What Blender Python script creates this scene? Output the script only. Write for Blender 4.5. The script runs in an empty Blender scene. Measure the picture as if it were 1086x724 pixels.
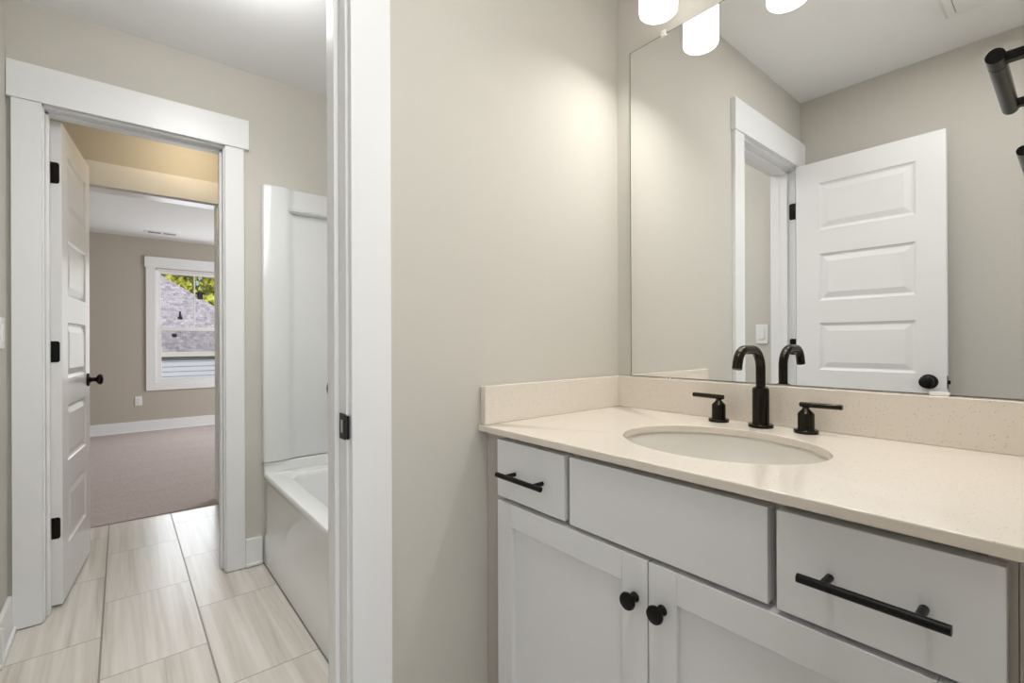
import bpy, bmesh, math, random
from mathutils import Matrix, Vector
PI = math.pi
scene = bpy.context.scene
COL = scene.collection
random.seed(7)

# ------------------------------------------------------------------ camera
H = 1.11
cam_d = bpy.data.cameras.new('camera')
cam = bpy.data.objects.new('camera', cam_d); COL.objects.link(cam)
cam_d.sensor_width = 36.0
cam_d.lens = 499.51 / 1086.0 * 36.0
cam_d.clip_start = 0.02
R_, U_, B_ = Vector((.6383, .7697, -.0040)), Vector((.0031, .0026, 1.0)), Vector((.7697, -.6384, -.0007))
B_.normalize(); R_ = (R_ - B_ * R_.dot(B_)).normalized(); U_ = B_.cross(R_)
cam.matrix_world = Matrix(((R_.x, U_.x, B_.x, 0), (R_.y, U_.y, B_.y, 0), (R_.z, U_.z, B_.z, H), (0, 0, 0, 1)))
scene.camera = cam

# ------------------------------------------------------------------ view, world, sun, large lights
vs = scene.view_settings
vs.view_transform = 'Standard'; vs.look = 'None'; vs.gamma = 1.0; vs.use_curve_mapping = False
vs.exposure = 0.0
world = bpy.data.worlds.new('sky'); scene.world = world
world.use_nodes = True
wn = world.node_tree.nodes; wl = world.node_tree.links
sky = wn.new('ShaderNodeTexSky'); sky.sky_type = 'NISHITA'
sky.sun_disc = False; sky.sun_elevation = math.radians(48); sky.sun_rotation = math.radians(115)
wl.new(sky.outputs[0], wn['Background'].inputs[0]); wn['Background'].inputs[1].default_value = 0.10

def light(name, kind, loc, power, color=(1, 1, 1), size=.1, size_y=None, aim=None, spread=None):
    d = bpy.data.lights.new(name, kind); o = bpy.data.objects.new(name, d); COL.objects.link(o)
    o.location = loc; d.energy = power; d.color = color
    if kind == 'AREA':
        d.shape = 'RECTANGLE' if size_y else 'DISK'; d.size = size
        if size_y: d.size_y = size_y
        if spread: d.spread = math.radians(spread)
    elif kind == 'POINT': d.shadow_soft_size = size
    elif kind == 'SUN': d.angle = math.radians(size)
    if aim is not None:
        o.rotation_euler = (Vector(aim) - Vector(loc)).to_track_quat('-Z', 'Y').to_euler()
    return o
light('sun', 'SUN', (0, 0, 20), 3.3, (1, .95, .88), 1.0, aim=(-.80, .22, 19.42))
light('fill_entry', 'AREA', (1.25, -.05, 1.45), 15.5, (.94, .975, 1), 1.2, 1.7, aim=(0, .05, 1.25))  # added fill from behind the viewpoint, standing in for unseen daylight
light('ceiling_lamp_tub_room', 'POINT', (-1.75, .30, 2.33), 10.6, (1, .99, .97), .11)
light('floor_fill_tub_room', 'AREA', (-1.85, .30, 2.44), 7.4, (1, .99, .97), .9, .7, aim=(-1.85, .30, 0), spread=115)  # added downward fill to brighten the floor tiles, not a real fitting
light('fill_vanity_room', 'AREA', (-.25, .40, 2.44), 7.5, (1, .99, .98), .28, aim=(-.25, .40, 0))  # added broad soft fill for the vanity room, not a known lamp
light('ceiling_lamp_hall', 'POINT', (-3.45, .35, 2.40), 4.1, (1, .80, .52), .06)
light('daylight_bedroom_window', 'AREA', (-7.42, .75, 1.35), 13, (.92, .96, 1), .8, 1.4, aim=(-5.5, .75, 1.2))
light('fill_bedroom_side', 'AREA', (-5.9, 3.0, 1.5), 72, (.95, .97, 1), 1.6, 1.5, aim=(-5.9, 0, -.2))  # added fill standing in for a supposed, unseen side window

# ------------------------------------------------------------------ materials
def mat(name, col, rough=.5, metal=0.0, spec=.5, coat=0.0, emis=None, estr=0):
    m = bpy.data.materials.new(name); m.use_nodes = True
    b = m.node_tree.nodes['Principled BSDF']
    b.inputs['Base Color'].default_value = (*col, 1); b.inputs['Roughness'].default_value = rough
    b.inputs['Metallic'].default_value = metal; b.inputs['Specular IOR Level'].default_value = spec
    b.inputs['Coat Weight'].default_value = coat
    if emis: b.inputs['Emission Color'].default_value = (*emis, 1); b.inputs['Emission Strength'].default_value = estr
    return m
def N(m, t): return m.node_tree.nodes.new(t)
def L(m, a, b): m.node_tree.links.new(a, b)
def P(m): return m.node_tree.nodes['Principled BSDF']
def coords(m, scale=(1, 1, 1)):
    tc = N(m, 'ShaderNodeTexCoord'); mp = N(m, 'ShaderNodeMapping'); mp.inputs['Scale'].default_value = scale
    L(m, tc.outputs['Object'], mp.inputs['Vector']); return mp.outputs['Vector']
def bump(m, h, strength, dist):
    b = N(m, 'ShaderNodeBump'); b.inputs['Strength'].default_value = strength; b.inputs['Distance'].default_value = dist
    L(m, h, b.inputs['Height']); L(m, b.outputs[0], P(m).inputs['Normal'])
def noise(m, vec, scale, detail=2, rough=.5):
    n = N(m, 'ShaderNodeTexNoise'); n.inputs['Scale'].default_value = scale; n.inputs['Detail'].default_value = detail
    n.inputs['Roughness'].default_value = rough; L(m, vec, n.inputs['Vector']); return n.outputs['Fac']
def ramp(m, fac, stops):
    r = N(m, 'ShaderNodeValToRGB'); e = r.color_ramp.elements
    while len(e) < len(stops): e.new(.5)
    for k, (p, c) in enumerate(stops): e[k].position = p; e[k].color = (*c, 1)
    L(m, fac, r.inputs['Fac']); return r.outputs['Color']
def mixc(m, fac, a, b, mode='MIX'):
    x = N(m, 'ShaderNodeMix'); x.data_type = 'RGBA'; x.blend_type = mode
    for sock, v in ((x.inputs[0], fac), (x.inputs[6], a), (x.inputs[7], b)):
        if isinstance(v, (int, float)): sock.default_value = v
        elif isinstance(v, tuple): sock.default_value = (*v, 1)
        else: L(m, v, sock)
    return x.outputs[2]

def paint(name, col, rough=.75):
    m = mat(name, col, rough, spec=.3); v = coords(m)
    bump(m, noise(m, v, 240, 2), .10, .0015); return m
WALL = paint('greige_wall_paint', (.595, .57, .515))
WALL_BED = paint('bedroom_wall_paint', (.48, .435, .375))
CEIL = paint('white_ceiling_paint', (.88, .88, .88), .9)
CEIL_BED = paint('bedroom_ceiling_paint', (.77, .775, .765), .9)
TRIM = mat('white_trim_paint', (.82, .825, .825), .32)
DOORW = mat('white_door_paint', (.83, .83, .825), .35)
CAB = mat('pale_grey_cabinet_paint', (.79, .79, .80), .38)
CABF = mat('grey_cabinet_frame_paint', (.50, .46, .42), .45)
BLACK = mat('matte_black_metal', (.006, .006, .005), .40, .3, spec=.3)
BRONZE = mat('dark_bronze_metal', (.034, .031, .025), .24, 1.0)
ACRYL = mat('white_gloss_acrylic', (.83, .84, .83), .06, coat=.5)
SURR = mat('white_acrylic_dimmed_for_lamp', (.70, .71, .705), .10, coat=.4)  # same acrylic as the tub, base darkened to offset strong lamp light
PORC = mat('biscuit_porcelain', (.74, .71, .65), .12, coat=.3)
PLAST = mat('white_plastic', (.82, .82, .81), .3)
CLEAR = mat('clear_plastic_clip', (.85, .84, .82), .15)
TOWEL = mat('black_towel_bar_metal', (.016, .015, .014), .33, .9)
STEEL = mat('bare_steel', (.6, .58, .55), .3, 1.0)
CHROME = mat('drain_metal', (.5, .5, .5), .2, 1.0)
MIRROR = mat('mirror_silver', (.93, .935, .93), .0, 1.0)
EDGE = mat('mirror_edge', (.12, .13, .12), .2)
OPAL = mat('glowing_opal_glass', (.95, .94, .92), .25, emis=(1, .97, .93), estr=2.0)
DARK = mat('dark_cavity', (.02, .02, .02), .8)

QUARTZ = mat('cream_speckled_quartz', (.72, .66, .57), .14)
v = coords(QUARTZ)
vo = N(QUARTZ, 'ShaderNodeTexVoronoi'); vo.inputs['Scale'].default_value = 430; L(QUARTZ, v, vo.inputs['Vector'])
sp1 = ramp(QUARTZ, vo.outputs['Color'], [(0, (0, 0, 0)), (.84, (0, 0, 0)), (.92, (1, 1, 1))])
spd = ramp(QUARTZ, vo.outputs['Distance'], [(.0, (1, 1, 1)), (.35, (1, 1, 1)), (.5, (0, 0, 0))])
fl = mixc(QUARTZ, 1.0, sp1, spd, 'MULTIPLY')
base = ramp(QUARTZ, noise(QUARTZ, v, 900, 3), [(.3, (.73, .66, .57)), (.7, (.79, .73, .65))])
c2 = mixc(QUARTZ, fl, base, (.49, .39, .28)); L(QUARTZ, c2, P(QUARTZ).inputs['Base Color'])

TILE = mat('streaked_porcelain_tile', (.6, .57, .52), .2, coat=.6)
P(TILE).inputs['Coat Roughness'].default_value = .27
tc = N(TILE, 'ShaderNodeTexCoord'); sx = N(TILE, 'ShaderNodeSeparateXYZ'); L(TILE, tc.outputs['Object'], sx.inputs[0])
def mth(m, op, a, b=None):
    n = N(m, 'ShaderNodeMath'); n.operation = op
    for k, q in enumerate((a, b)):
        if q is None: continue
        if isinstance(q, (int, float)): n.inputs[k].default_value = q
        else: L(m, q, n.inputs[k])
    return n.outputs[0]
TW, TL = .3053, .5985
yy = mth(TILE, 'DIVIDE', mth(TILE, 'ADD', sx.outputs[1], .0605 + 20 * TW), TW)       # a joint at y = -.0605
row = mth(TILE, 'FLOOR', yy); fy = mth(TILE, 'FRACT', yy)
off = mth(TILE, 'MULTIPLY', mth(TILE, 'MODULO', row, 2.0), .5)                        # running bond
xx = mth(TILE, 'ADD', mth(TILE, 'DIVIDE', mth(TILE, 'ADD', sx.outputs[0], 2.0660 + 20 * TL), TL), off)
colm = mth(TILE, 'FLOOR', xx); fx = mth(TILE, 'FRACT', xx)
def edge(f, w): return mth(TILE, 'LESS_THAN', mth(TILE, 'MINIMUM', f, mth(TILE, 'SUBTRACT', 1.0, f)), w)
grout = mth(TILE, 'MAXIMUM', edge(fy, .0105), edge(fx, .0032))
wn_ = N(TILE, 'ShaderNodeTexWhiteNoise'); wn_.noise_dimensions = '2D'
cv = N(TILE, 'ShaderNodeCombineXYZ'); L(TILE, row, cv.inputs[0]); L(TILE, colm, cv.inputs[1]); L(TILE, cv.outputs[0], wn_.inputs['Vector'])
sv = N(TILE, 'ShaderNodeCombineXYZ')
L(TILE, mth(TILE, 'MULTIPLY', sx.outputs[0], .7), sv.inputs[0]); L(TILE, mth(TILE, 'MULTIPLY', sx.outputs[1], 21.0), sv.inputs[1])
L(TILE, mth(TILE, 'MULTIPLY', wn_.outputs['Value'], 40.0), sv.inputs[2])
n1 = N(TILE, 'ShaderNodeTexNoise'); n1.inputs['Scale'].default_value = 1.3; n1.inputs['Detail'].default_value = 5
n1.inputs['Roughness'].default_value = .62; n1.inputs['Distortion'].default_value = .35; L(TILE, sv.outputs[0], n1.inputs['Vector'])
tcol = ramp(TILE, n1.outputs['Fac'], [(.26, (.49, .435, .365)), (.42, (.60, .555, .495)), (.55, (.67, .635, .58)), (.72, (.75, .725, .675))])
tcol = mixc(TILE, mth(TILE, 'MULTIPLY', wn_.outputs['Value'], .18), tcol, (.75, .725, .68))
tcol = mixc(TILE, grout, tcol, (.25, .235, .215)); L(TILE, tcol, P(TILE).inputs['Base Color'])
L(TILE, mth(TILE, 'ADD', mth(TILE, 'MULTIPLY', grout, .5), .27), P(TILE).inputs['Roughness'])
bump(TILE, mth(TILE, 'SUBTRACT', 1.0, grout), .35, .002)

CARPET = mat('taupe_carpet', (.40, .34, .32), .95, spec=.1)
v = coords(CARPET)
fib = noise(CARPET, v, 70, 4, .8); big = noise(CARPET, coords(CARPET, (5, .5, 1)), 1.6, 2)
L(CARPET, mixc(CARPET, big, ramp(CARPET, fib, [(.3, (.36, .305, .29)), (.7, (.52, .455, .43))]), ramp(CARPET, fib, [(.3, (.42, .36, .34)), (.7, (.58, .51, .485))])), P(CARPET).inputs['Base Color'])
bump(CARPET, fib, .9, .006)

SHINGLE = mat('mottled_asphalt_shingles', (.4, .38, .4), .9)
tcs = N(SHINGLE, 'ShaderNodeTexCoord')
br = N(SHINGLE, 'ShaderNodeTexBrick'); L(SHINGLE, tcs.outputs['UV'], br.inputs['Vector'])
br.inputs['Scale'].default_value = 1; br.inputs['Brick Width'].default_value = .12; br.inputs['Row Height'].default_value = .14
br.inputs['Mortar Size'].default_value = .006; br.inputs['Bias'].default_value = 0
br.inputs['Color1'].default_value = (.22, .20, .23, 1); br.inputs['Color2'].default_value = (.74, .69, .74, 1); br.inputs['Mortar'].default_value = (.20, .185, .20, 1)
nz = N(SHINGLE, 'ShaderNodeTexNoise'); nz.inputs['Scale'].default_value = 1; nz.inputs['Detail'].default_value = 5; nz.inputs['Roughness'].default_value = .7
mpS = N(SHINGLE, 'ShaderNodeMapping'); mpS.inputs['Scale'].default_value = (11, 8, 1); L(SHINGLE, tcs.outputs['UV'], mpS.inputs['Vector']); L(SHINGLE, mpS.outputs['Vector'], nz.inputs['Vector'])
L(SHINGLE, mixc(SHINGLE, .62, br.outputs['Color'], ramp(SHINGLE, nz.outputs['Fac'], [(.35, (.24, .22, .25)), (.65, (.68, .63, .67))])), P(SHINGLE).inputs['Base Color'])
SIDING = mat('pale_blue_lap_siding', (.74, .78, .86), .6)
FASCIA = mat('cream_fascia', (.86, .83, .75), .5)
BARK = mat('tree_bark', (.16, .11, .07), .9)
GRASS = mat('lawn', (.10, .16, .04), .95)
def leafmat(name, a, b):
    m = mat(name, a, .6); n = noise(m, coords(m), 1.7, 4, .7)
    L(m, ramp(m, n, [(.35, a), (.65, b)]), P(m).inputs['Base Color'])
    P(m).inputs['Transmission Weight'].default_value = 0.0
    return m
LEAF = [leafmat('yellow_green_leaves', (.42, .50, .05), (.90, .82, .16)), leafmat('green_leaves', (.16, .30, .03), (.58, .62, .10)), leafmat('amber_leaves', (.55, .48, .08), (.88, .70, .16))]
GLASS = bpy.data.materials.new('window_glass'); GLASS.use_nodes = True
g = GLASS.node_tree; g.nodes.clear()
go = g.nodes.new('ShaderNodeOutputMaterial'); gm = g.nodes.new('ShaderNodeMixShader'); gt = g.nodes.new('ShaderNodeBsdfTransparent')
gg = g.nodes.new('ShaderNodeBsdfGlossy'); gg.inputs['Roughness'].default_value = 0.0; gf = g.nodes.new('ShaderNodeFresnel'); gf.inputs[0].default_value = 1.45
g.links.new(gf.outputs[0], gm.inputs[0]); g.links.new(gt.outputs[0], gm.inputs[1]); g.links.new(gg.outputs[0], gm.inputs[2]); g.links.new(gm.outputs[0], go.inputs[0])

SCREEN = bpy.data.materials.new('grey_insect_screen'); SCREEN.use_nodes = True
g = SCREEN.node_tree; g.nodes.clear()
go = g.nodes.new('ShaderNodeOutputMaterial'); gm = g.nodes.new('ShaderNodeMixShader'); gm.inputs[0].default_value = .18
gt = g.nodes.new('ShaderNodeBsdfTransparent'); gd = g.nodes.new('ShaderNodeBsdfDiffuse'); gd.inputs[0].default_value = (.22, .22, .23, 1)
g.links.new(gt.outputs[0], gm.inputs[1]); g.links.new(gd.outputs[0], gm.inputs[2]); g.links.new(gm.outputs[0], go.inputs[0])

# ------------------------------------------------------------------ builders
def tag(o, label=None, cat=None, group=None, kind=None):
    if label: o['label'] = label
    if cat: o['category'] = cat
    if group: o['group'] = group
    if kind: o['kind'] = kind
    return o
def empty(name, loc, rz=0.0):
    o = bpy.data.objects.new(name, None); COL.objects.link(o); o.location = loc; o.rotation_euler = (0, 0, rz)
    o.empty_display_size = .05
    return o
class MB:
    def __init__(s): s.bm = bmesh.new()
    def box(s, x0, x1, y0, y1, z0, z1, bev=0.0, seg=2):
        b = bmesh.new(); bmesh.ops.create_cube(b, size=1)
        x0, x1 = sorted((x0, x1)); y0, y1 = sorted((y0, y1)); z0, z1 = sorted((z0, z1))
        for q in b.verts: q.co = ((x0 + x1) / 2 + q.co.x * (x1 - x0), (y0 + y1) / 2 + q.co.y * (y1 - y0), (z0 + z1) / 2 + q.co.z * (z1 - z0))
        if bev: bmesh.ops.bevel(b, geom=list(b.edges), offset=bev, segments=seg, affect='EDGES', profile=.5)
        return s.add(b)
    def add(s, b, mtx=None):
        if mtx is not None: b.transform(mtx)
        me = bpy.data.meshes.new('tmp'); b.to_mesh(me); b.free(); s.bm.from_mesh(me); bpy.data.meshes.remove(me); return s
    def rings(s, loops, cap0=True, cap1=True):
        vs_ = [[s.bm.verts.new(p) for p in lp] for lp in loops]
        n = len(loops[0])
        for a, b in zip(vs_, vs_[1:]):
            for i in range(n):
                s.bm.faces.new((a[i], a[(i + 1) % n], b[(i + 1) % n], b[i]))
        if cap0: s.bm.faces.new(list(reversed(vs_[0])))
        if cap1: s.bm.faces.new(vs_[-1])
        return s
    def lathe(s, prof, c=(0, 0, 0), axis='Z', n=40, sign=1):
        loops = []
        for r, t in prof:
            lp = []
            for k in range(n):
                a = 2 * PI * k / n; u, w = r * math.cos(a), r * math.sin(a); t2 = t * sign
                p = {'Z': (u, w, t2), 'Y': (u, t2, w), 'X': (t2, u, w)}[axis]
                lp.append((p[0] + c[0], p[1] + c[1], p[2] + c[2]))
            loops.append(lp)
        return s.rings(loops)
    def tube(s, path, r, n=20):
        path = [Vector(p) for p in path]; loops = []
        t0 = (path[1] - path[0]).normalized(); up = Vector((0, 0, 1)) if abs(t0.z) < .9 else Vector((1, 0, 0))
        nrm = t0.cross(up).normalized()
        for i, p in enumerate(path):
            if i == 0: t = t0
            elif i == len(path) - 1: t = (path[-1] - path[-2]).normalized()
            else: t = ((path[i + 1] - p).normalized() + (p - path[i - 1]).normalized()).normalized()
            nrm = (nrm - t * nrm.dot(t)).normalized(); bn = t.cross(nrm)
            rr = r[i] if isinstance(r, (list, tuple)) else r
            loops.append([tuple(p + (nrm * math.cos(2 * PI * k / n) + bn * math.sin(2 * PI * k / n)) * rr) for k in range(n)])
        return s.rings(loops)
    def build(s, name, m, parent=None, smooth=None, local=False):
        bmesh.ops.recalc_face_normals(s.bm, faces=s.bm.faces)
        me = bpy.data.meshes.new(name)
        if parent is not None and not local:
            s.bm.transform(Matrix.Translation(-parent.location))
        if smooth is not None:
            for f in s.bm.faces: f.smooth = True
            for e in s.bm.edges:
                if len(e.link_faces) == 2 and e.calc_face_angle(0) > math.radians(smooth): e.smooth = False
        s.bm.to_mesh(me); s.bm.free()
        me.materials.append(m)
        o = bpy.data.objects.new(name, me); COL.objects.link(o)
        if parent is not None: o.parent = parent
        return o
def fillet(pts, r, seg=10):
    """polyline with rounded corners"""
    pts = [Vector(p) for p in pts]; out = [pts[0]]
    for i in range(1, len(pts) - 1):
        a, b, c = pts[i - 1], pts[i], pts[i + 1]; rr = r[i - 1] if isinstance(r, (list, tuple)) else r
        u = (a - b).normalized(); w = (c - b).normalized(); ang = u.angle(w); d = rr / math.tan(ang / 2)
        p0 = b + u * d; p1 = b + w * d
        cen = b + (u + w).normalized() * (rr / math.sin(ang / 2))
        for k in range(seg + 1):
            t = k / seg; e0, e1 = p0 - cen, p1 - cen; th = e0.angle(e1)
            out.append(cen + (e0 * math.sin((1 - t) * th) + e1 * math.sin(t * th)) / math.sin(th))
    out.append(pts[-1]); return out
def rrect(x0, x1, y0, y1, z, r, n=8):
    pts = []
    for cx, cy, a0 in ((x1 - r, y1 - r, 0), (x0 + r, y1 - r, PI / 2), (x0 + r, y0 + r, PI), (x1 - r, y0 + r, 1.5 * PI)):
        for k in range(n + 1):
            a = a0 + PI / 2 * k / n; pts.append((cx + r * math.cos(a), cy + r * math.sin(a), z))
    return pts
def struct(name, mb, m, label, cat, smooth=None):
    return tag(mb.build(name, m, None, smooth), label, cat, kind='structure')

# ------------------------------------------------------------------ setting: shell
XP, XPB = -1.0047, -1.122            # partition wall, vanity face and tub room face
XF, XFB = -2.644, -2.760             # tub room far wall, near and hall face
XH, XHB = -3.80, -3.92               # hall wall with the cased opening, both faces
XB = -7.50                           # bedroom window wall
YM = 1.304                           # mirror wall
YV, YT = -.364, -.340                # left wall in the vanity room and in the tub room
ZC, ZC2 = 2.450, 2.459
XR = .014
m = MB(); m.box(-3.80, 3.2, -1.6, 1.42, -.12, 0)
struct('floor', m, TILE, 'pale streaked rectangular floor tiles in running bond with grey joints', 'floor')
m = MB(); m.box(-7.62, -3.80, -1.6, 3.6, -.12, .006)
struct('floor.001', m, CARPET, 'taupe carpet in the bedroom beyond the hall opening', 'carpet')
m = MB(); m.box(XP, 3.2, -1.6, 1.42, ZC, ZC + .12)
struct('ceiling', m, CEIL, 'white ceiling over the vanity, seen in the mirror', 'ceiling')
m = MB(); m.box(-3.92, XP, -1.6, 1.42, ZC2, ZC2 + .12)
struct('ceiling.001', m, CEIL, 'white ceiling over the tub room at upper left', 'ceiling')
m = MB(); m.box(-7.62, -3.92, -1.6, 3.6, 2.436, 2.55)
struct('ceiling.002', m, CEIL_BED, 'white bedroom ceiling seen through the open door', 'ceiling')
m = MB(); m.box(-3.92, 3.2, YM, YM + .12, 0, 2.58)
struct('wall_back', m, WALL, 'greige wall behind the mirror and the tub', 'wall')
m = MB(); m.box(XPB, XP, .39, YM, 0, 2.58); m.box(XPB, XP, -.306, .39, 2.074, 2.58); m.box(XPB, XP, -.42, -.306, 0, 2.58)
struct('wall_left', m, WALL, 'greige partition wall with the doorway, left of the vanity', 'wall')
m = MB(); m.box(XFB, XF, .398, YM, 0, 2.58); m.box(XFB, XF, -.255, .398, 2.074, 2.58); m.box(XFB, XF, -.46, -.255, 0, 2.58)
struct('wall_far', m, WALL, 'greige tub room wall around the open panel door', 'wall')
m = MB(); m.box(XPB, .13, YV - .12, YV, 0, 2.58)
struct('wall_front', m, WALL, 'greige wall behind the vanity room door, seen in the mirror', 'wall')
m = MB(); m.box(XF, -2.366, -1.37, YT, 0, 2.58)
struct('wall_front.001', m, WALL, 'end of the greige wall with the light switch at the left photo edge', 'wall')
m = MB(); m.box(-2.366, -1.42, -1.37, -1.25, 0, 2.58); m.box(-1.42, XPB, -1.37, YT, 0, 2.58)
struct('wall_front.002', m, WALL, 'greige tub room wall glimpsed through the doorway in the mirror', 'wall')
m = MB(); m.box(XR, XR + .115, .48, YM, 0, 2.58); m.box(XR, XR + .115, -.34, .48, 2.10, 2.58); m.box(XR, XR + .115, YV, -.34, 0, 2.58)
struct('wall_right', m, WALL, 'greige wall at the right end of the vanity carrying the towel bar', 'wall')
m = MB(); m.box(XHB, XH, .525, YM, 0, 2.58); m.box(XHB, XH, -.225, .525, 2.074, 2.58); m.box(XHB, XH, -.46, -.225, 0, 2.58)
struct('wall_hall', m, WALL, 'warm lit wall above the cased opening to the bedroom', 'wall')
m = MB(); m.box(XH, XFB, -.46, -.318, 0, 2.58)
struct('wall_hall.001', m, WALL, 'narrow hall wall behind the open panel door', 'wall')
# window wall of the bedroom with its opening
WY0, WY1, WZ0, WZ1 = .336, 1.174, .588, 2.058
m = MB(); m.box(XB - .12, XB, -1.6, WY0, 0, 2.5); m.box(XB - .12, XB, WY1, 3.6, 0, 2.5); m.box(XB - .12, XB, WY0, WY1, 0, WZ0); m.box(XB - .12, XB, WY0, WY1, WZ1, 2.5)
struct('wall_bedroom', m, WALL_BED, 'taupe bedroom wall around the window', 'wall')
m = MB(); m.box(-7.62, XHB, -1.72, -1.6, 0, 2.5); m.box(-7.62, XHB, 3.6, 3.72, 0, 2.5); m.box(XHB - .001, XHB + .1, -1.6, -.46, 0, 2.5); m.box(XHB - .001, XHB + .1, 1.42, 3.6, 0, 2.5)
struct('wall_bedroom.001', m, WALL_BED, 'taupe side walls of the bedroom out of direct view', 'wall')
m = MB(); m.box(.13, 3.2, -1.72, -1.6, 0, 2.58); m.box(3.2, 3.32, -1.72, 1.42, 0, 2.58); m.box(.13, .245, -1.6, -.364, 0, 2.58)
struct('wall_entry', m, WALL, 'greige walls of the room behind the viewpoint', 'wall')

# baseboards with shoe moulding
def baseboard(name, pts, label, h=.138, t=.014):
    m = MB()
    for (x0, x1, y0, y1, nx, ny) in pts:
        bx = (x0, x1 + nx * t, y0, y1 + ny * t) if not nx else (x0, x0 + nx * t, y0, y1)
        if ny: bx = (x0, x1, y0, y0 + ny * t)
        m.box(*bx, 0.002, h, .003)
        if nx: m.box(x0 + nx * t, x0 + nx * (t + .013), y0, y1, 0.002, .020, .006)
        else: m.box(x0, x1, y0 + ny * t, y0 + ny * (t + .013), 0.002, .020, .006)
    return struct(name, m, TRIM, label, 'baseboard')
baseboard('baseboard_far', [(XF, XF, .468, .545, 1, 0)], 'short white baseboard between door casing and tub')
baseboard('baseboard_left', [(XF, -2.366 + .014, YT, YT, 0, 1), (-2.366, -2.366, -1.25, YT + .027, 1, 0)], 'white baseboard turning the wall corner at the left photo edge')
baseboard('baseboard_hall', [(XH, XFB, -.318, -.318, 0, 1)], 'white baseboard in the hall behind the open panel door')
baseboard('baseboard_bedroom', [(XB, XB, -1.6, 3.6, 1, 0)], 'white baseboard under the bedroom window')
baseboard('baseboard_front', [(-.9, XR, YV, YV, 0, 1)], 'white baseboard behind the vanity room door')

# door surrounds: jambs, stops, casings, flat header board
def surround(name, xa, xb, yl, yr, zt, label, cl=.081, cr=.081, stop=None, hdr_a=None, hdr_b=None, sides='ab', csl=None):
    """xa = face nearer the camera, xb = far face; jamb faces yl, yr; head zt"""
    e = empty(name, (xa, (yl + yr) / 2, 0)); tag(e, label, 'door trim', kind='structure')
    j = MB()
    j.box(xb, xa, yl - .018, yl, .003, zt + .018, .001); j.box(xb, xa, yr, yr + .018, .003, zt + .018, .001); j.box(xb, xa, yl - .018, yr + .018, zt, zt + .018, .001)
    j.build('jamb', TRIM, e)
    if stop:
        s_ = MB(); a, b = stop
        s_.box(a, b, yl, yl + .011, .003, zt, .002); s_.box(a, b, yr - .011, yr, .003, zt, .002); s_.box(a, b, yl, yr, zt - .011, zt, .002)
        s_.build('door_stop', TRIM, e)
    for tagc, x0, sg, hd in (('a', xa, 1, hdr_a), ('b', xb, -1, hdr_b)):
        if tagc not in sides: continue
        for y0, y1 in ((yl - .0055 - cl, yl - .0055), (yr + .0055, yr + .0055 + cr)):
            MB().box(x0, x0 + sg * .018, y0, y1, .004, zt + .009, .0015).build('casing', TRIM, e)
        MB().box(x0, x0 + sg * .024, *hd, zt + .009, zt + .152, .0015).build('header_board', TRIM, e)
    return e
trim1 = surround('trim_1', XF, XFB, -.236, .381, 2.055, 'white door casing with flat header around the open tub room door', cl=.085, cr=.0805,
                 stop=(XFB + .040, XFB + .076), hdr_a=(-.3385, .488), hdr_b=(-.315, .488))
trim2 = surround('trim_2', XP, XPB, -.287, .371, 2.055, 'white casing of the doorway beside the vanity, black strike plate on its jamb', cl=.0715, cr=.0905,
                 stop=(XP - .078, XP - .040), hdr_a=(-.3635, .4745), hdr_b=(-.335, .4745))
trim3 = surround('trim_3', XH, XHB, -.205, .509, 2.055, 'white cased opening between hall and bedroom', cl=.085, cr=.085, hdr_a=(-.317, .612), hdr_b=(-.312, .612))
# strike plate, rounded lip and latch hole, set in the strike jamb of trim_2
e = trim2
sp = MB(); sp.box(XP - .036, XP - .002, .3685, .3712, .9000, .9560, .0013); sp.box(XP - .004, XP + .010, .3692, .3742, .9025, .9535, .002)
spo = sp.build('strike_plate', BLACK, e); spo['label'] = 'black strike plate'
MB().box(XP - .026, XP - .016, .3680, .3690, .914, .942, .0004).build('latch_hole', STEEL, spo.parent)

# ------------------------------------------------------------------ panel doors (built in local axes: hinge edge x=0, face +y)
DT = .035
def door_leaf(width, rects, z0, z1):
    m = MB(); bm = m.bm
    def quad(a, b, c, d): bm.faces.new([bm.verts.new(p) for p in (a, b, c, d)])
    prof = [(0, 0), (.004, -.0045), (.012, -.0085), (.016, -.0085), (.042, -.0015), (.044, -.0015)]
    for sgn in (1, -1):
        Y = DT / 2 * sgn
        xs = [0, rects[0][0], rects[0][1], width]
        zs = [z0] + [z for r in sorted(rects, key=lambda r: r[2]) for z in (r[2], r[3])] + [z1]
        for i in range(3):
            for k in range(len(zs) - 1):
                if i == 1 and k % 2 == 1: continue
                quad((xs[i], Y, zs[k]), (xs[i + 1], Y, zs[k]), (xs[i + 1], Y, zs[k + 1]), (xs[i], Y, zs[k + 1]))
        for (a, b, c, d) in rects:
            loops = []
            for ins, dep in prof:
                y = Y + sgn * dep
                loops.append([(a + ins, y, c + ins), (b - ins, y, c + ins), (b - ins, y, d - ins), (a + ins, y, d - ins)])
            m.rings(loops, cap0=False, cap1=True)
    h = DT / 2
    quad((0, -h, z0), (0, h, z0), (0, h, z1), (0, -h, z1)); quad((width, -h, z0), (width, h, z0), (width, h, z1), (width, -h, z1))
    quad((0, -h, z0), (width, -h, z0), (width, h, z0), (0, h, z0)); quad((0, -h, z1), (width, -h, z1), (width, h, z1), (0, h, z1))
    bmesh.ops.remove_doubles(bm, verts=bm.verts, dist=.00005)
    return m
PAN = [(.108, .502, z, z + .246) for z in (.231, .594, .957, 1.320, 1.691)]
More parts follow.
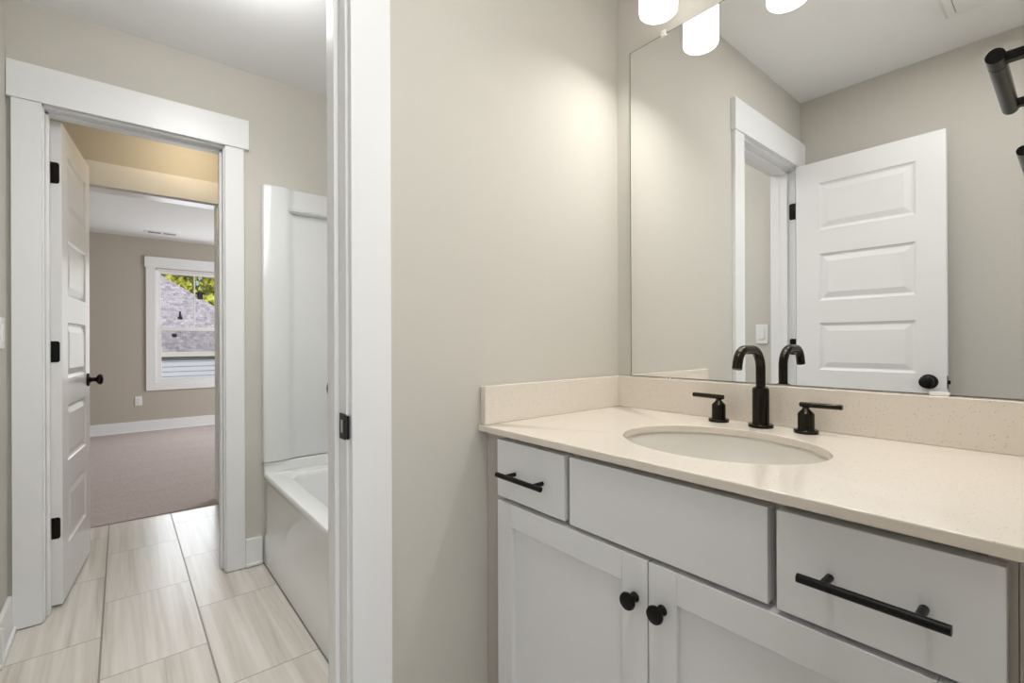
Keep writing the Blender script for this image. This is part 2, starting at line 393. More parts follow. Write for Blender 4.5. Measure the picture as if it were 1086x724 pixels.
def knob_mesh(sgn):
    m = MB()
    prof = [(.0005, 0), (.033, 0), (.033, .004), (.030, .008), (.016, .011), (.0115, .016), (.0105, .030), (.014, .036), (.024, .041), (.0275, .048), (.0275, .054), (.022, .060), (.010, .063), (.0005, .0635)]
    return m.lathe(prof, (0, 0, 0), 'Y', 36, sgn)
def make_door(name, loc, rz, label, leaves, ztop=2.045):
    e = empty(name, loc, rz); tag(e, label, 'door', kind='structure')
    door_leaf(.606, PAN, .012, ztop).build('leaf', DOORW, e, local=True)
    for sgn in (1, -1):
        k = knob_mesh(sgn).build('door_knob', BLACK, e, smooth=40, local=True); k.location = (.546, sgn * DT / 2, .922); k['label'] = 'black round knob'
    lt = MB(); lt.box(.6060, .6072, -.0125, .0125, .892, .950, .0005); lt.box(.6065, .617, -.006, .006, .913, .930, .003)
    lt.build('latch', BLACK, e, local=True)
    for z in (1.828, 1.076, .334):
        hm = MB()
        lo = []
        for x in (-.0018, 0.0):                        # leaf on the hinge edge, two corners rounded
            ring = [(x, -DT / 2 - .003 * leaves, -.0445), (x, -DT / 2 - .003 * leaves, .0445)]
            hw = .011 if leaves > 0 else .011
            pts = [(-.0175, -.0445)] + [(hw - .009 + .009 * math.sin(a), -.0445 + .009 - .009 * math.cos(a)) for a in [PI / 2 * q / 5 for q in range(6)]]
            pts += [(hw - .009 + .009 * math.cos(a), .0445 - .009 + .009 * math.sin(a)) for a in [PI / 2 * q / 5 for q in range(6)]] + [(-.0175, .0445)]
            lo.append([(x, -p[0] if leaves < 0 else p[0], p[1]) for p in pts])
        hm.rings(lo)
        if leaves > 0:                                 # second leaf on the jamb face
            q2 = [(-.0210, -.0445)] + [(-.0535 + .009 - .009 * math.sin(a), -.0445 + .009 - .009 * math.cos(a)) for a in [PI / 2 * q / 5 for q in range(6)]]
            q2 += [(-.0535 + .009 - .009 * math.cos(a), .0445 - .009 + .009 * math.sin(a)) for a in [PI / 2 * q / 5 for q in range(6)]] + [(-.0210, .0445)]
            hm.rings([[(p[0], y, p[1]) for p in q2] for y in (-.0374, -.0354)])
        py = -DT / 2 - .006 if leaves > 0 else DT / 2 + .006
        for q in range(5):
            a = -.0445 + q * .0178
            hm.lathe([(.0005, a + .0008), (.0062, a + .0008), (.0062, a + .0170), (.0005, a + .0170)], (-.004, py, 0), 'Z', 14)
        ho = hm.build('hinge', BLACK, e, smooth=40, local=True); ho.location = (0, 0, z); ho['label'] = 'black butt hinge'
    return e
# tub room door: hinge edge towards the camera, swung into the hall
dv = Vector((-.607, .0640)); ang = math.atan2(dv.y, dv.x)
nrm = Vector((-math.sin(ang), math.cos(ang)))
# visible face (towards +y) is the local -y side after this rotation
d1 = make_door('door_1', (-2.7505, -.2105, 0), ang, 'white five panel door standing open into the hall, black hinges facing the viewer', -1)
# vanity room door: open flat along the front wall, seen in the mirror
d2 = make_door('door_2', (-.984, -.2495, 0), math.radians(0.6), 'white five panel door open against the wall, seen in the mirror', 1, 2.0515)

# ------------------------------------------------------------------ bedroom window
we = empty('window_1', (XB, (WY0 + WY1) / 2, WZ0)); tag(we, 'white double hung window in the bedroom wall', 'window', kind='structure')
for y0, y1 in ((WY0 - .098, WY0), (WY1, WY1 + .098)):
    MB().box(XB, XB + .02, y0, y1, WZ0 + .0005, WZ1 + .012, .002).build('casing', TRIM, we)
MB().box(XB, XB + .026, WY0 - .110, WY1 + .110, WZ1 + .012, WZ1 + .147, .002).build('header_board', TRIM, we)
MB().box(XB, XB + .02, WY0 - .098, WY1 + .098, WZ0 - .075, WZ0, .002).build('bottom_casing', TRIM, we)
MB().box(XB - .1085, XB - .1075, WY0 + .014, WY1 - .014, WZ0 + .014, 1.30).build('insect_screen', SCREEN, we)
m = MB(); m.box(XB - .11, XB, WY0, WY0 + .014, WZ0, WZ1); m.box(XB - .11, XB, WY1 - .014, WY1, WZ0, WZ1); m.box(XB - .11, XB, WY0, WY1, WZ1 - .014, WZ1); m.box(XB - .11, XB, WY0, WY1, WZ0, WZ0 + .014)
m.build('frame', PLAST, we)
def sash(nm, x, z0, z1, w, muntin):
    m = MB(); y0, y1 = WY0 + .014, WY1 - .014
    m.box(x - .02, x + .02, y0, y0 + w, z0, z1, .003); m.box(x - .02, x + .02, y1 - w, y1, z0, z1, .003)
    m.box(x - .02, x + .02, y0 + w, y1 - w, z1 - w, z1, .003); m.box(x - .02, x + .02, y0 + w, y1 - w, z0, z0 + w, .003)
    so = m.build(nm, PLAST, we)
    MB().box(x - .003, x + .003, y0 + w, y1 - w, z0 + w, z1 - w).build('pane', GLASS, so.parent)
    if muntin: MB().box(x - .006, x + .006, (y0 + y1) / 2 - .0075, (y0 + y1) / 2 + .0075, z0 + w, z1 - w, .002).build('muntin', PLAST, so.parent)
sash('upper_sash', XB - .070, 1.278, WZ1 - .014, .040, True)
sash('lower_sash', XB - .028, WZ0 + .014, 1.318, .046, False)

# ------------------------------------------------------------------ outside: neighbour house, trees, lawn
hx, hy0, hz = -13.9, -9.0, .90
ze = lambda x: hz + .667 * (-x - 13.9)
hp0, hp1 = Vector((-17.30, .835)), Vector((-13.9, 4.00))      # hip line in plan
d_ = (Vector((-15.774, 2.061)) - Vector((-17.283, .8425)))
cor = Vector((-15.774, 2.061)) + d_ * ((-13.9 + 15.774) / d_.x)      # hip meets the eave
rid = Vector((-17.283, .8425)) - d_ * ((19.6 - 17.283) / d_.x * 1.0)  # hip meets the ridge
hs = empty('neighbor_house', (hx, 0, -2.8)); tag(hs, 'neighbouring house with mottled grey hip roof and pale siding outside the window', 'house')
bm = bmesh.new(); uvl = bm.loops.layers.uv.new('uv')
def rface(pts, u_ax):
    vv = [bm.verts.new(p) for p in pts]; f = bm.faces.new(vv); f.normal_update(); n = f.normal
    ua = Vector(u_ax).normalized(); va = n.cross(ua)
    for lp in f.loops: lp[uvl].uv = (lp.vert.co.dot(ua), lp.vert.co.dot(va))
rx, ry = rid.x, rid.y; rz_ = ze(rx)
th = .06
rface([(hx, hy0, hz), (hx, cor.y, hz), (rx, ry, rz_), (rx, hy0, rz_)], (0, 1, 0))
rface([(hx, cor.y, hz), (2 * rx - hx, cor.y, hz), (rx, ry, rz_)], (1, 0, 0))
rface([(2 * rx - hx, cor.y, hz), (2 * rx - hx, hy0, hz), (rx, hy0, rz_), (rx, ry, rz_)], (0, 1, 0))
rface([(hx, hy0, hz), (2 * rx - hx, hy0, hz), (rx, hy0, rz_)], (1, 0, 0))
bmesh.ops.translate(bm, verts=bm.verts, vec=-hs.location)
me = bpy.data.meshes.new('roof'); bm.to_mesh(me); bm.free(); me.materials.append(SHINGLE)
ro = bpy.data.objects.new('roof', me); COL.objects.link(ro); ro.parent = hs
m = MB(); m.box(hx - .02, hx + .02, hy0, cor.y, hz - .115, hz + .0); m.box(2 * rx - hx, hx, cor.y - .02, cor.y + .02, hz - .115, hz)
m.box(hx - .16, hx, hy0, cor.y, hz - .115, hz - .10)
m.build('fascia', FASCIA, hs)
m = MB(); z = hz - .12; k = 0
while z > -2.7:                                                   # lap boards, each tilted a little
    y0, y1 = hy0 + .4, cor.y - .4; x = hx - .14
    vv = [m.bm.verts.new(p) for p in ((x, y0, z), (x, y1, z), (x + .022, y1, z - .118), (x + .022, y0, z - .118))]; m.bm.faces.new(vv)
    vv = [m.bm.verts.new(p) for p in ((x + .022, y0, z - .118), (x + .022, y1, z - .118), (x, y1, z - .118), (x, y0, z - .118))]; m.bm.faces.new(vv)
    z -= .118
m.box(2 * rx - hx + .4, hx - .15, hy0 + .4, cor.y - .4, -2.8, hz - .12)
m.build('siding_wall', SIDING, hs)
def pt(x, y): return Vector((x, y, ze(x)))
p = pt(-15.217, 1.1986); m = MB(); m.lathe([(.001, -.05), (.075, -.05), (.045, .03), (.022, .05), (.022, .17), (.001, .17)], p, 'Z', 16); m.build('vent_pipe', BLACK, hs, smooth=40)
p = pt(-14.49, 1.0238); m = MB(); m.box(p.x - .06, p.x + .06, p.y - .05, p.y + .05, p.z - .05, p.z + .06, .025); m.build('box_vent', BLACK, hs)
p = pt(-16.109, 1.759); m = MB(); m.box(p.x - .12, p.x + .02, p.y - .08, p.y + .05, p.z - .2, p.z + .16, .02); m.lathe([(.001, .14), (.13, .14), (.13, .17), (.001, .23)], (p.x - .05, p.y - .015, p.z), 'Z', 14); m.build('roof_cap', BLACK, hs)
m = MB(); m.box(-70, -8.2, -40, 40, -3.0, -2.8)
tag(m.build('ground', GRASS), 'green lawn outside under the neighbouring house', 'ground', kind='structure')
def tree(loc, h, rad, lm, label, seed, n=2600):
    rnd = random.Random(seed); e = empty('tree', loc); tag(e, label, 'tree', 'trees behind the neighbouring roof')
    t = MB(); t.tube([(0, 0, 0), (.1, .05, h * .3), (-.05, .1, h * .6), (0, 0, h * .9)], [.28, .22, .15, .05], 10)
    for k in range(9):
        a = rnd.uniform(0, 2 * PI); z = h * rnd.uniform(.35, .75); r = rad * rnd.uniform(.5, .9)
        t.tube([(0, 0, z), (r * .5 * math.cos(a), r * .5 * math.sin(a), z + .6), (r * math.cos(a), r * math.sin(a), z + 1.5)], [.09, .06, .02], 7)
    t.build('trunk', BARK, e, smooth=60, local=True)
    bm = bmesh.new()
    cl = [(rnd.gauss(0, .45) * rad, rnd.gauss(0, .45) * rad, h * rnd.uniform(.45, 1.0)) for _ in range(46)]
    for k in range(n):
        c = rnd.choice(cl); p = Vector((c[0] + rnd.gauss(0, .42), c[1] + rnd.gauss(0, .42), c[2] + rnd.gauss(0, .36)))
        s = rnd.uniform(.12, .26); q = Matrix.Rotation(rnd.uniform(0, 6.3), 3, 'Z') @ Matrix.Rotation(rnd.uniform(0, 6.3), 3, 'Y') @ Matrix.Rotation(rnd.uniform(-1.5, 1.5), 3, 'X')
        bm.faces.new([bm.verts.new(p + q @ Vector(o_)) for o_ in ((-s, 0, 0), (-.2 * s, -.7 * s, .06 * s), (s, 0, 0), (-.2 * s, .7 * s, .06 * s))])
    me = bpy.data.meshes.new('crown'); bm.to_mesh(me); bm.free(); me.materials.append(lm)
    o = bpy.data.objects.new('crown', me); COL.objects.link(o); o.parent = e
tree((-29.0, 5.2, -2.8), 8.6, 2.0, LEAF[0], 'bright yellow green tree nearest above the roof hip, right pane of the upper sash', 3, 5200)
tree((-27.5, -2.2, -2.8), 10.5, 2.2, LEAF[2], 'amber tree beside the roof at the left edge of the upper sash', 8, 4200)
tree((-37.0, 2.6, -2.8), 11.5, 3.4, LEAF[0], 'yellow green tree in the second row behind the roof', 5, 6200)
tree((-49.0, 2.2, -2.8), 15.0, 4.4, LEAF[1], 'tall green tree farthest behind the neighbouring roof', 11, 7200)

# ------------------------------------------------------------------ bathtub, surround, shower valve
TX0, TX1, TY0, TY1 = XF + .012, XPB - .012, .548, YM - .008
tb = empty('bathtub', ((TX0 + TX1) / 2, (TY0 + TY1) / 2, 0)); tag(tb, 'white glossy alcove bathtub with flat apron', 'bathtub')
m = MB(); zr = .459
m.rings([rrect(TX0, TX1, TY0 + .003, TY1, .004, .010), rrect(TX0, TX1, TY0 + .004, TY1, .136, .010), rrect(TX0, TX1, TY0 + .013, TY1, .152, .010),
         rrect(TX0, TX1, TY0 + .012, TY1, .405, .010), rrect(TX0, TX1, TY0 + .005, TY1, .425, .010), rrect(TX0, TX1, TY0, TY1, .440, .010), rrect(TX0, TX1, TY0, TY1, zr - .008, .012), rrect(TX0 + .003, TX1 - .003, TY0 + .003, TY1 - .003, zr - .002, .012), rrect(TX0 + .008, TX1 - .008, TY0 + .009, TY1 - .008, zr, .014),
         rrect(TX0 + .125, TX1 - .10, TY0 + .078, TY1 - .075, zr, .10), rrect(TX0 + .132, TX1 - .107, TY0 + .086, TY1 - .082, zr - .006, .10), rrect(TX0 + .138, TX1 - .115, TY0 + .092, TY1 - .088, zr - .025, .10),
         rrect(TX0 + .17, TX1 - .22, TY0 + .125, TY1 - .12, .16, .12), rrect(TX0 + .20, TX1 - .27, TY0 + .155, TY1 - .15, .115, .12), rrect(TX0 + .25, TX1 - .33, TY0 + .20, TY1 - .20, .10, .10)])
m.build('basin', ACRYL, tb, smooth=35)
m = MB(); m.box(TX0, TX0 + .022, TY0 + .002, TY1, zr - .004, .507, .004); m.box(TX0 + .022, TX1 - .022, TY1 - .022, TY1, zr - .004, .507, .004); m.box(TX1 - .022, TX1, TY0 + .002, TY1, zr - .004, .507, .004)
m.build('rim_flange', ACRYL, tb)
m = MB(); m.lathe([(.001, 0), (.034, 0), (.034, .004), (.028, .008), (.001, .008)], (TX0 + .155, .925, .34), 'X', 24, 1); m.build('overflow_cover', BLACK, tb, smooth=40)

ts = empty('tub_surround', ((TX0 + TX1) / 2, TY1, .51)); tag(ts, 'white glossy shower surround panels above the bathtub', 'shower surround')
def end_panel(xw, sg, nm):
    zb, zt = .512, 1.905
    prof = [(0.546, .002), (0.546, .040), (.549, .044), (.553, .045), (.645, .045), (.660, .043), (.676, .034), (.690, .026), (.705, .023), (TY1 - .06, .023), (TY1 - .02, .035), (TY1 - .002, .060), (TY1 - .002, .002)]
    m = MB(); m.rings([[(xw + sg * d, y, zb) for y, d in prof], [(xw + sg * d, y, zt - .003) for y, d in prof], [(xw + sg * max(d - .003, .002), y + (.002 if k < 5 else 0), zt) for k, (y, d) in enumerate(prof)]])
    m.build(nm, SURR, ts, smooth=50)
end_panel(XF, 1, 'end_panel'); end_panel(XPB, -1, 'end_panel')
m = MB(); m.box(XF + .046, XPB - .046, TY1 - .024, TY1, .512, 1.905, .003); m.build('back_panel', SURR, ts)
m = MB(); lp = []
for dz, dd in ((-.012, .020), (-.008, .036), (.000, .044), (.008, .044), (.012, .036), (.016, .020)):
    lp.append([(XF + .01, .664, 1.79 + dz), (XF + dd, .664, 1.79 + dz), (XF + dd, TY1 - .03, 1.79 + dz), (XF + .01, TY1 - .03, 1.79 + dz)])
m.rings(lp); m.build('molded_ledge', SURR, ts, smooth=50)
sv_ = empty('shower_valve', (XF + .0236, .943, .86)); tag(sv_, 'black shower valve trim on the tub surround, edge showing past the jamb', 'shower valve')
m = MB(); m.lathe([(.001, 0), (.083, 0), (.083, .004), (.078, .009), (.030, .011), (.001, .011)], (XF + .0236, .943, .86), 'X', 40); m.build('escutcheon', BLACK, sv_, smooth=40)
m = MB(); m.lathe([(.001, .011), (.024, .011), (.022, .050), (.001, .052)], (XF + .0236, .943, .86), 'X', 28); m.box(XF + .060, XF + .074, .935, .951, .775, .862, .004); m.build('lever', BLACK, sv_, smooth=40)

# ------------------------------------------------------------------ switch, outlet, vents
def plate(name, kind, loc, face, label, cat):
    e = empty(name, loc); tag(e, label, cat)
    m = MB(); m.box(-.035, .035, 0, .006, -.057, .057, .0028); pl = m.build('cover_plate', PLAST, e, local=True)
    m = MB()
    if kind == 'switch': m.box(-.0165, .0165, .004, .009, -.033, .033, .002)
    else:
        for z in (-.020, .020): m.box(-.0165, .0165, .004, .0080, z - .014, z + .014, .004)
    m.build('rocker' if kind == 'switch' else 'receptacle', PLAST, e, local=True)
    if kind != 'switch':
        for z in (-.020, .020):
            m = MB(); m.box(-.0075, -.0055, .0078, .0084, z - .002, z + .007); m.box(.0055, .0075, .0078, .0084, z - .002, z + .006); m.lathe([(.0005, .0078), (.0024, .0078), (.0024, .0084), (.0005, .0084)], (0, 0, z - .008), 'Y', 10)
            m.build('slot', DARK, e, local=True)
    e.rotation_euler = (0, 0, face); return e
plate('light_switch', 'switch', (-2.523, YT, 1.150), 0, 'white rocker light switch at the left photo edge beside the open panel door', 'light switch')
plate('light_switch', 'switch', (-1.206, YT, 1.150), 0, 'white rocker light switch seen in the mirror through the doorway', 'light switch')
plate('wall_outlet', 'outlet', (XB, .163, .392), -PI / 2, 'white duplex outlet low on the bedroom wall left of the window', 'outlet')
av = empty('air_vent', (-8.38 + .93, .425, 2.436)); 
av.location = (-7.05, .38, 2.436); tag(av, 'white slotted air register in the bedroom ceiling', 'air vent')
m = MB(); m.box(-.075, .075, -.165, .165, -.006, 0, .002); m.build('frame', PLAST, av, local=True)
for y0, y1 in ((-.135, -.012), (.012, .135)): MB().box(-.045, .045, y0, y1, -.0066, -.0058).build('slot', DARK, av, local=True)
for q in range(4): MB().box(-.04 + q * .024, -.036 + q * .024, -.135, .135, -.0074, -.0064).build('louver', PLAST, av, local=True)
fx0, fx1, fy0, fy1 = -.351, -.09, -.046, .215
ef = empty('exhaust_fan_grille', ((fx0 + fx1) / 2, (fy0 + fy1) / 2, ZC)); tag(ef, 'square white exhaust fan grille on the vanity ceiling, seen in the mirror', 'exhaust fan')
m = MB(); m.rings([rrect(fx0, fx1, fy0, fy1, ZC - .001, .008), rrect(fx0, fx1, fy0, fy1, ZC - .008, .008), rrect(fx0 + .010, fx1 - .010, fy0 + .010, fy1 - .010, ZC - .016, .008), rrect(fx0 + .034, fx1 - .034, fy0 + .034, fy1 - .034, ZC - .016, .006), rrect(fx0 + .036, fx1 - .036, fy0 + .036, fy1 - .036, ZC - .003, .006)], True, True)
m.build('grille_frame', PLAST, ef)
m = MB(); m.box(fx0 + .0362, fx1 - .0362, fy0 + .0362, fy1 - .0362, ZC - .018, ZC - .006, .003); m.build('cover_panel', PLAST, ef)

# ------------------------------------------------------------------ vanity cabinet
CX0, CX1 = XP + .002, XR - .003
YFR = .745                                # face frame plane
YD = .7265                                # drawer and door fronts
vc = empty('vanity_cabinet', ((CX0 + CX1) / 2, 1.02, 0)); tag(vc, 'pale grey vanity cabinet with shaker doors and black pulls', 'vanity cabinet')
m = MB(); ZT = .8775
m.box(CX0, CX0 + .016, YFR + .019, YM - .002, .10, ZT); m.box(CX1 - .016, CX1, YFR + .019, YM - .002, .10, ZT)
m.box(CX0, CX1, YFR + .019, YM - .002, .10, .116); m.box(CX0, CX1, YM - .010, YM - .002, .10, ZT); m.box(CX0, CX1, YFR + .075, YFR + .09, .004, .10)
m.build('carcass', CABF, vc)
m = MB()
m.box(CX0, -.920, YFR, YFR + .019, .10, ZT, .0008); m.box(-.066, -.043, YFR, YFR + .019, .10, ZT, .0008); m.box(-.0425, CX1, YFR, YFR + .019, .10, ZT, .0008)
m.box(-.920, -.066, YFR + .010, YFR + .019, .842, ZT, .0008); m.box(-.920, -.066, YFR + .010, YFR + .019, .700, .738, .0008); m.box(-.920, -.066, YFR + .010, YFR + .019, .10, .135, .0008)
m.box(-.708, -.684, YFR + .010, YFR + .019, .735, .845, .0008); m.box(-.301, -.271, YFR + .010, YFR + .019, .735, .845, .0008)
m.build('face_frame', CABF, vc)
def pull(parent, xc, z, half, cc):
    m = MB(); m.tube([(xc - half, YD - .033, z), (xc + half, YD - .033, z)], .0060, 22)
    for s_ in (-1, 1): m.tube([(xc + s_ * cc / 2, YD + .0005, z), (xc + s_ * cc / 2, YD - .033, z)], .0050, 16)
    o = m.build('drawer_pull', BLACK, None, smooth=40); o.parent = parent; o.matrix_parent_inverse = Matrix.Translation(-Vector(vc.location)); o['label'] = 'black bar pull'; return o
def slab(nm, x0, x1, z0, z1):
    return MB().box(x0, x1, YD, YFR + .0096, z0, z1, .0012).build(nm, CAB, vc)
dl = slab('drawer_front', -.9355, -.7030, .7265, .8665); pull(dl, -.8190, .7915, .0770, .096)
slab('false_drawer_front', -.6885, -.2925, .7245, .8665)
dr = slab('drawer_front', -.2805, -.0505, .7235, .8665); pull(dr, -.1660, .7940, .0762, .096)
def cab_door(x0, x1, z0, z1, kx):
    m = MB(); w = .0555; g_ = .0003
    m.box(x0, x0 + w, YD, YFR + .0096, z0, z1, .0010); m.box(x1 - w, x1, YD, YFR + .0096, z0, z1, .0010)
    m.box(x0 + w + g_, x1 - w - g_, YD, YFR + .0096, z1 - w, z1, .0010); m.box(x0 + w + g_, x1 - w - g_, YD, YFR + .0096, z0, z0 + w, .0010)
    m.box(x0 + w - .004, x1 - w + .004, YD + .010, YFR + .006, z0 + w - .004, z1 - w + .004)
    d = m.build('cabinet_door', CAB, vc)
    k = MB(); k.lathe([(.0005, -.0005), (.0095, -.0005), (.0090, .003), (.0058, .006), (.0052, .013), (.0085, .0165), (.0148, .0195), (.0160, .0225), (.0150, .0262), (.0090, .0288), (.0005, .0295)], (kx, YD, .640), 'Y', 32, -1)
    o = k.build('door_knob', BLACK, None, smooth=40); o.parent = d; o.matrix_parent_inverse = Matrix.Translation(-Vector(vc.location)); o['label'] = 'black mushroom knob'
cab_door(-.9355, -.4980, .125, .7145, -.5245)
cab_door(-.4950, -.0505, .125, .7145, -.4675)

# ------------------------------------------------------------------ countertop with splashes
ZTOP = .895; ZBOT = ZTOP - .0162
SX, SY, SA, SB = -.4985, .984, .2080, .1715
ct = empty('countertop', ((CX0 + CX1) / 2, 1.02, ZBOT)); tag(ct, 'cream speckled quartz vanity countertop with oval sink cutout', 'countertop')
ox0, ox1, oy0, oy1 = CX0, CX1, .7165, YM - .002
angs = sorted(set([2 * PI * k / 96 for k in range(96)] + [math.atan2(y - SY, x - SX) % (2 * PI) for x in (ox0, ox1) for y in (oy0, oy1)]))
def rect_pt(a, ins):
    dx, dy = math.cos(a), math.sin(a); t = 9
    for lim, d0, c0 in ((ox0 + ins, dx, SX), (ox1 - ins, dx, SX), (oy0 + ins, dy, SY), (oy1 - ins, dy, SY)):
        if abs(d0) > 1e-9:
            q = (lim - c0) / d0
            if q > 0: t = min(t, q)
    return SX + dx * t, SY + dy * t
def ell(a, e_):
    # ellipse point in the direction a
    ca, sa = math.cos(a), math.sin(a); r = (SA + e_) * (SB + e_) / math.hypot((SB + e_) * ca, (SA + e_) * sa)
    return SX + ca * r, SY + sa * r
loops = [[(*ell(a, 0), ZBOT) for a in angs], [(*ell(a, 0), ZTOP - .002) for a in angs], [(*ell(a, .0006), ZTOP - .0006) for a in angs], [(*ell(a, .002), ZTOP) for a in angs],
         [(*rect_pt(a, .0022), ZTOP) for a in angs], [(*rect_pt(a, .0006), ZTOP - .0006) for a in angs], [(*rect_pt(a, 0), ZTOP - .0022) for a in angs], [(*rect_pt(a, 0), ZBOT + .0012) for a in angs], [(*rect_pt(a, .0012), ZBOT) for a in angs]]
loops.append(loops[0])
m = MB(); m.rings(loops, False, False); bmesh.ops.remove_doubles(m.bm, verts=m.bm.verts, dist=1e-5)
m.build('slab', QUARTZ, ct, smooth=20)
m = MB(); m.box(ox0 + .001, ox1 - .001, 1.2755, YM - .003, ZTOP, .9955, .0018); o = m.build('backsplash', QUARTZ, ct)
m = MB(); m.box(ox0, ox0 + .0205, .7235, 1.2755, ZTOP, .9955, .0018); o = m.build('side_splash', QUARTZ, ct)

sk = empty('sink', (SX, SY, ZBOT - .14)); tag(sk, 'biscuit oval undermount sink under the countertop', 'sink')
prof = [(1.09, 0, 0), (1.09, -.012, 0), (1.05, -.05, 0), (.90, -.12, 0), (.55, -.152, 0), (.12, -.160, 0)]
n = 72; lo = []
zz = ZBOT - .0004
for s_, z in ((1.10, 0), (1.10, -.010), (1.065, -.05), (.93, -.115), (.60, -.152), (.14, -.160)):
    lo.append([(SX + SA * s_ * math.cos(2 * PI * k / n), SY + SB * s_ * math.sin(2 * PI * k / n), zz + z) for k in range(n)])
lo.reverse()
for s_, z in ((1.03, 0), (1.015, -.006), (.995, -.03), (.93, -.075), (.78, -.112), (.55, -.134), (.30, -.143), (.11, -.146)):
    lo.append([(SX + SA * s_ * math.cos(2 * PI * k / n), SY + SB * s_ * math.sin(2 * PI * k / n), zz + z) for k in range(n)])
m = MB(); m.rings(lo); m.build('bowl', PORC, sk, smooth=40)
m = MB(); m.lathe([(.001, -.001), (.031, -.001), (.031, .001), (.026, .003), (.020, .001), (.001, .003)], (SX, SY, zz - .1455), 'Z', 32); m.build('drain', BRONZE, sk, smooth=40)

# ------------------------------------------------------------------ faucet: spout and two lever handles
FX, FY = -.5090, 1.2280
fa = empty('faucet', (FX, FY, ZTOP + .0004)); tag(fa, 'dark bronze widespread faucet with gooseneck spout and two lever handles', 'faucet')
m = MB(); z = ZTOP + .0004
m.lathe([(.001, 0), (.0285, 0), (.0285, .0065), (.0275, .0078), (.0195, .0082), (.0192, .012), (.0192, .093), (.0180, .0975), (.0118, .1005), (.001, .101)], (FX, FY, z), 'Z', 44)
m.build('spout_base', BRONZE, fa, smooth=35)
path = fillet([(FX, FY, z + .095), (FX, FY, 1.0885), (FX, 1.1140, 1.0885), (FX, 1.1010, 1.0440)], [.047, .036], 16)
m = MB(); m.tube(path, .0110, 28); sp_ = m.build('spout', BRONZE, fa, smooth=35)
for hx_, sg in ((-.6165, -1), (-.4080, 1)):
    m = MB(); m.lathe([(.001, 0), (.0255, 0), (.0255, .0065), (.0245, .0078), (.0175, .0082), (.0172, .010), (.0172, .0435), (.0160, .0465), (.0075, .0555), (.0070, .062), (.001, .062)], (hx_, FY, z), 'Z', 40)
    ho = m.build('handle', BRONZE, fa, smooth=35)
    m = MB(); zl = z + .0655
    m.tube([(hx_ - sg * .0130, FY, zl), (hx_ - sg * .0125, FY, zl), (hx_ + sg * .0715, FY, zl + .001), (hx_ + sg * .0725, FY, zl + .001)], [.0055, .0062, .0062, .0055], 18)
    lv = m.build('lever', BRONZE, None, smooth=35); lv.parent = ho; lv.matrix_parent_inverse = Matrix.Translation(-Vector(fa.location))

# ------------------------------------------------------------------ mirror, clips
MX0, MX1, MZ0, MZ1 = -.9465, XR - .02, .9985, 2.0605
mr = empty('wall_mirror', ((MX0 + MX1) / 2, YM, MZ0)); tag(mr, 'large frameless wall mirror above the vanity', 'mirror')
MB().box(MX0, MX1, YM - .0012, YM - .0005, MZ0, MZ1).build('backing', EDGE, mr)
MB().box(MX0 + .0004, MX1 - .0004, YM - .0062, YM - .0012, MZ0 + .0004, MZ1 - .0004).build('glass', MIRROR, mr)
MB().box(MX0 - .0022, MX0 + .0002, YM - .0062, YM - .0005, MZ0, MZ1).build('edge', EDGE, mr)
MB().box(MX0 - .0022, MX1, YM - .0062, YM - .0005, MZ1 - .0002, MZ1 + .0014).build('edge', EDGE, mr)
def clip(x, z, up):
    m = MB(); m.box(x - .0085, x + .0085, YM - .0115, YM - .0001, z - (.010 if up else .005), z + (.010 if up else .008), .002)
    if up: m.lathe([(.0005, .0115), (.0040, .0115), (.0034, .0140), (.0005, .0145)], (x, YM, z + .004), 'Y', 14, -1)
    m.build('mirror_clip', CLEAR, mr)
clip(-.8206, MZ1 + .003, True); clip(-.19, MZ1 + .003, True)
m = MB(); m.box(-.2005, -.1690, YM - .0115, YM - .0065, .9957, 1.0035, .001); m.build('mirror_clip', CLEAR, mr)
m = MB(); m.box(-.8185, -.7990, YM - .0100, YM - .0065, .9957, .9985, .0006); m.build('mirror_clip', CLEAR, mr)
m = MB(); m.lathe([(.0005, 0), (.0016, 0), (.0016, .0012), (.0005, .0012)], (-.8075, YM - .0100, .9975), 'Y', 10, -1); m.build('clip_screw', DARK, mr)

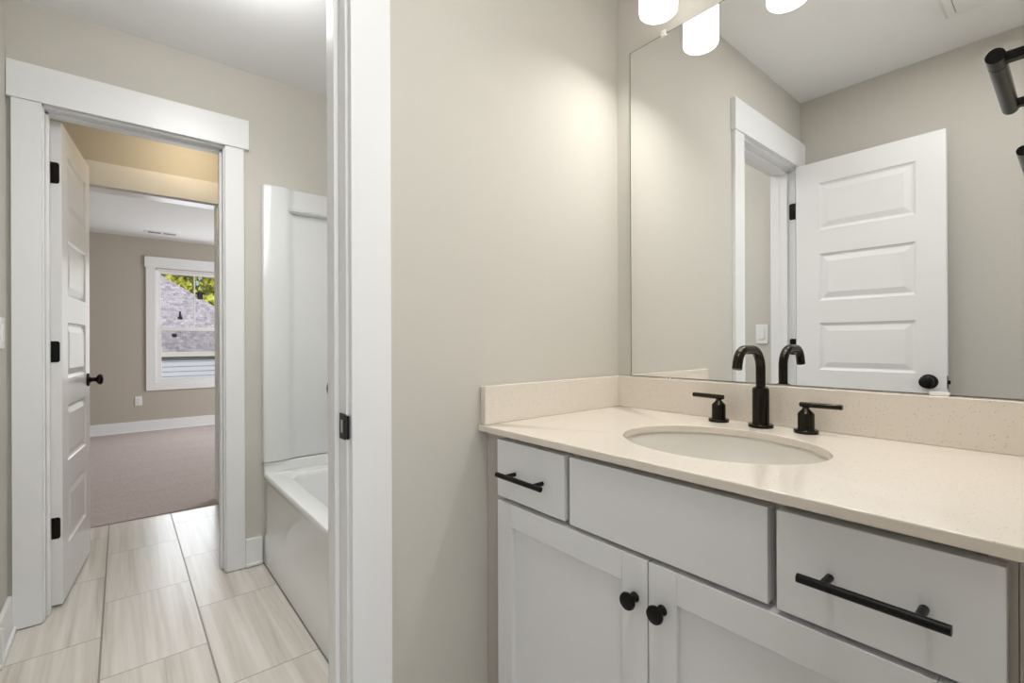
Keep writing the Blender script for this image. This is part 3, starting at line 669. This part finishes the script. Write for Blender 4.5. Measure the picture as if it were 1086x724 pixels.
# ------------------------------------------------------------------ vanity light
VX = -.510; VY = 1.180; VZ = 2.0445
vl = empty('vanity_light', (VX, YM, 2.22)); tag(vl, 'three light vanity bar with glowing white cylinder shades above the mirror', 'vanity light')
m = MB(); m.box(VX - .33, VX + .33, YM - .022, YM - .0005, 2.215, 2.275, .004); m.build('backplate', BRONZE, vl)
for k in (-1, 0, 1):
    x = VX + k * .254
    m = MB(); m.tube(fillet([(x, YM - .02, 2.245), (x, VY, 2.245), (x, VY, 2.190)], .03, 8), .008, 14); m.build('arm', BRONZE, vl, smooth=40)
    m = MB(); m.lathe([(.001, 0), (.024, 0), (.024, .020), (.012, .030), (.001, .030)], (x, VY, 2.176), 'Z', 28); m.build('socket_cup', BRONZE, vl, smooth=40)
    m = MB(); m.lathe([(.001, .012), (.036, .010), (.043, .004), (.0490, .000), (.0520, .003), (.0530, .010), (.0530, .112), (.047, .122), (.035, .127), (.001, .127)], (x, VY, VZ), 'Z', 44); s = m.build('lamp_shade', OPAL, vl, smooth=50); s['label'] = 'glowing white cylinder shade'
    light('vanity_bulb', 'AREA', (x, VY, VZ + .0005), 1.45, (1, .985, .955), .072, aim=(x, VY - .15, 0), spread=150)

# ------------------------------------------------------------------ hand towel bar on the right wall
tw = empty('towel_bar', (XR, 1.046, 1.501)); tag(tw, 'black hand towel bar at the upper right in front of the mirror', 'towel bar')
TBX, TBZ, ya, yb = -.0735, 1.5015, .928, 1.160
m = MB(); m.lathe([(.0005, 0), (.0098, 0), (.0105, .0008), (.0105, .0300), (.0098, .0305), (.0098, .0315), (.0105, .0320), (.0105, yb - ya - .0008), (.0098, yb - ya), (.0005, yb - ya)], (TBX, ya, TBZ), 'Y', 36); m.build('bar', TOWEL, tw, smooth=30)
for y in (ya + .0185, yb - .0185):
    m = MB(); m.box(TBX + .004, XR - .006, y - .0075, y + .0075, TBZ - .0065, TBZ + .0065, .0015); m.box(XR - .008, XR - .0002, y - .022, y + .022, TBZ - .022, TBZ + .022, .002); m.build('post', TOWEL, tw)
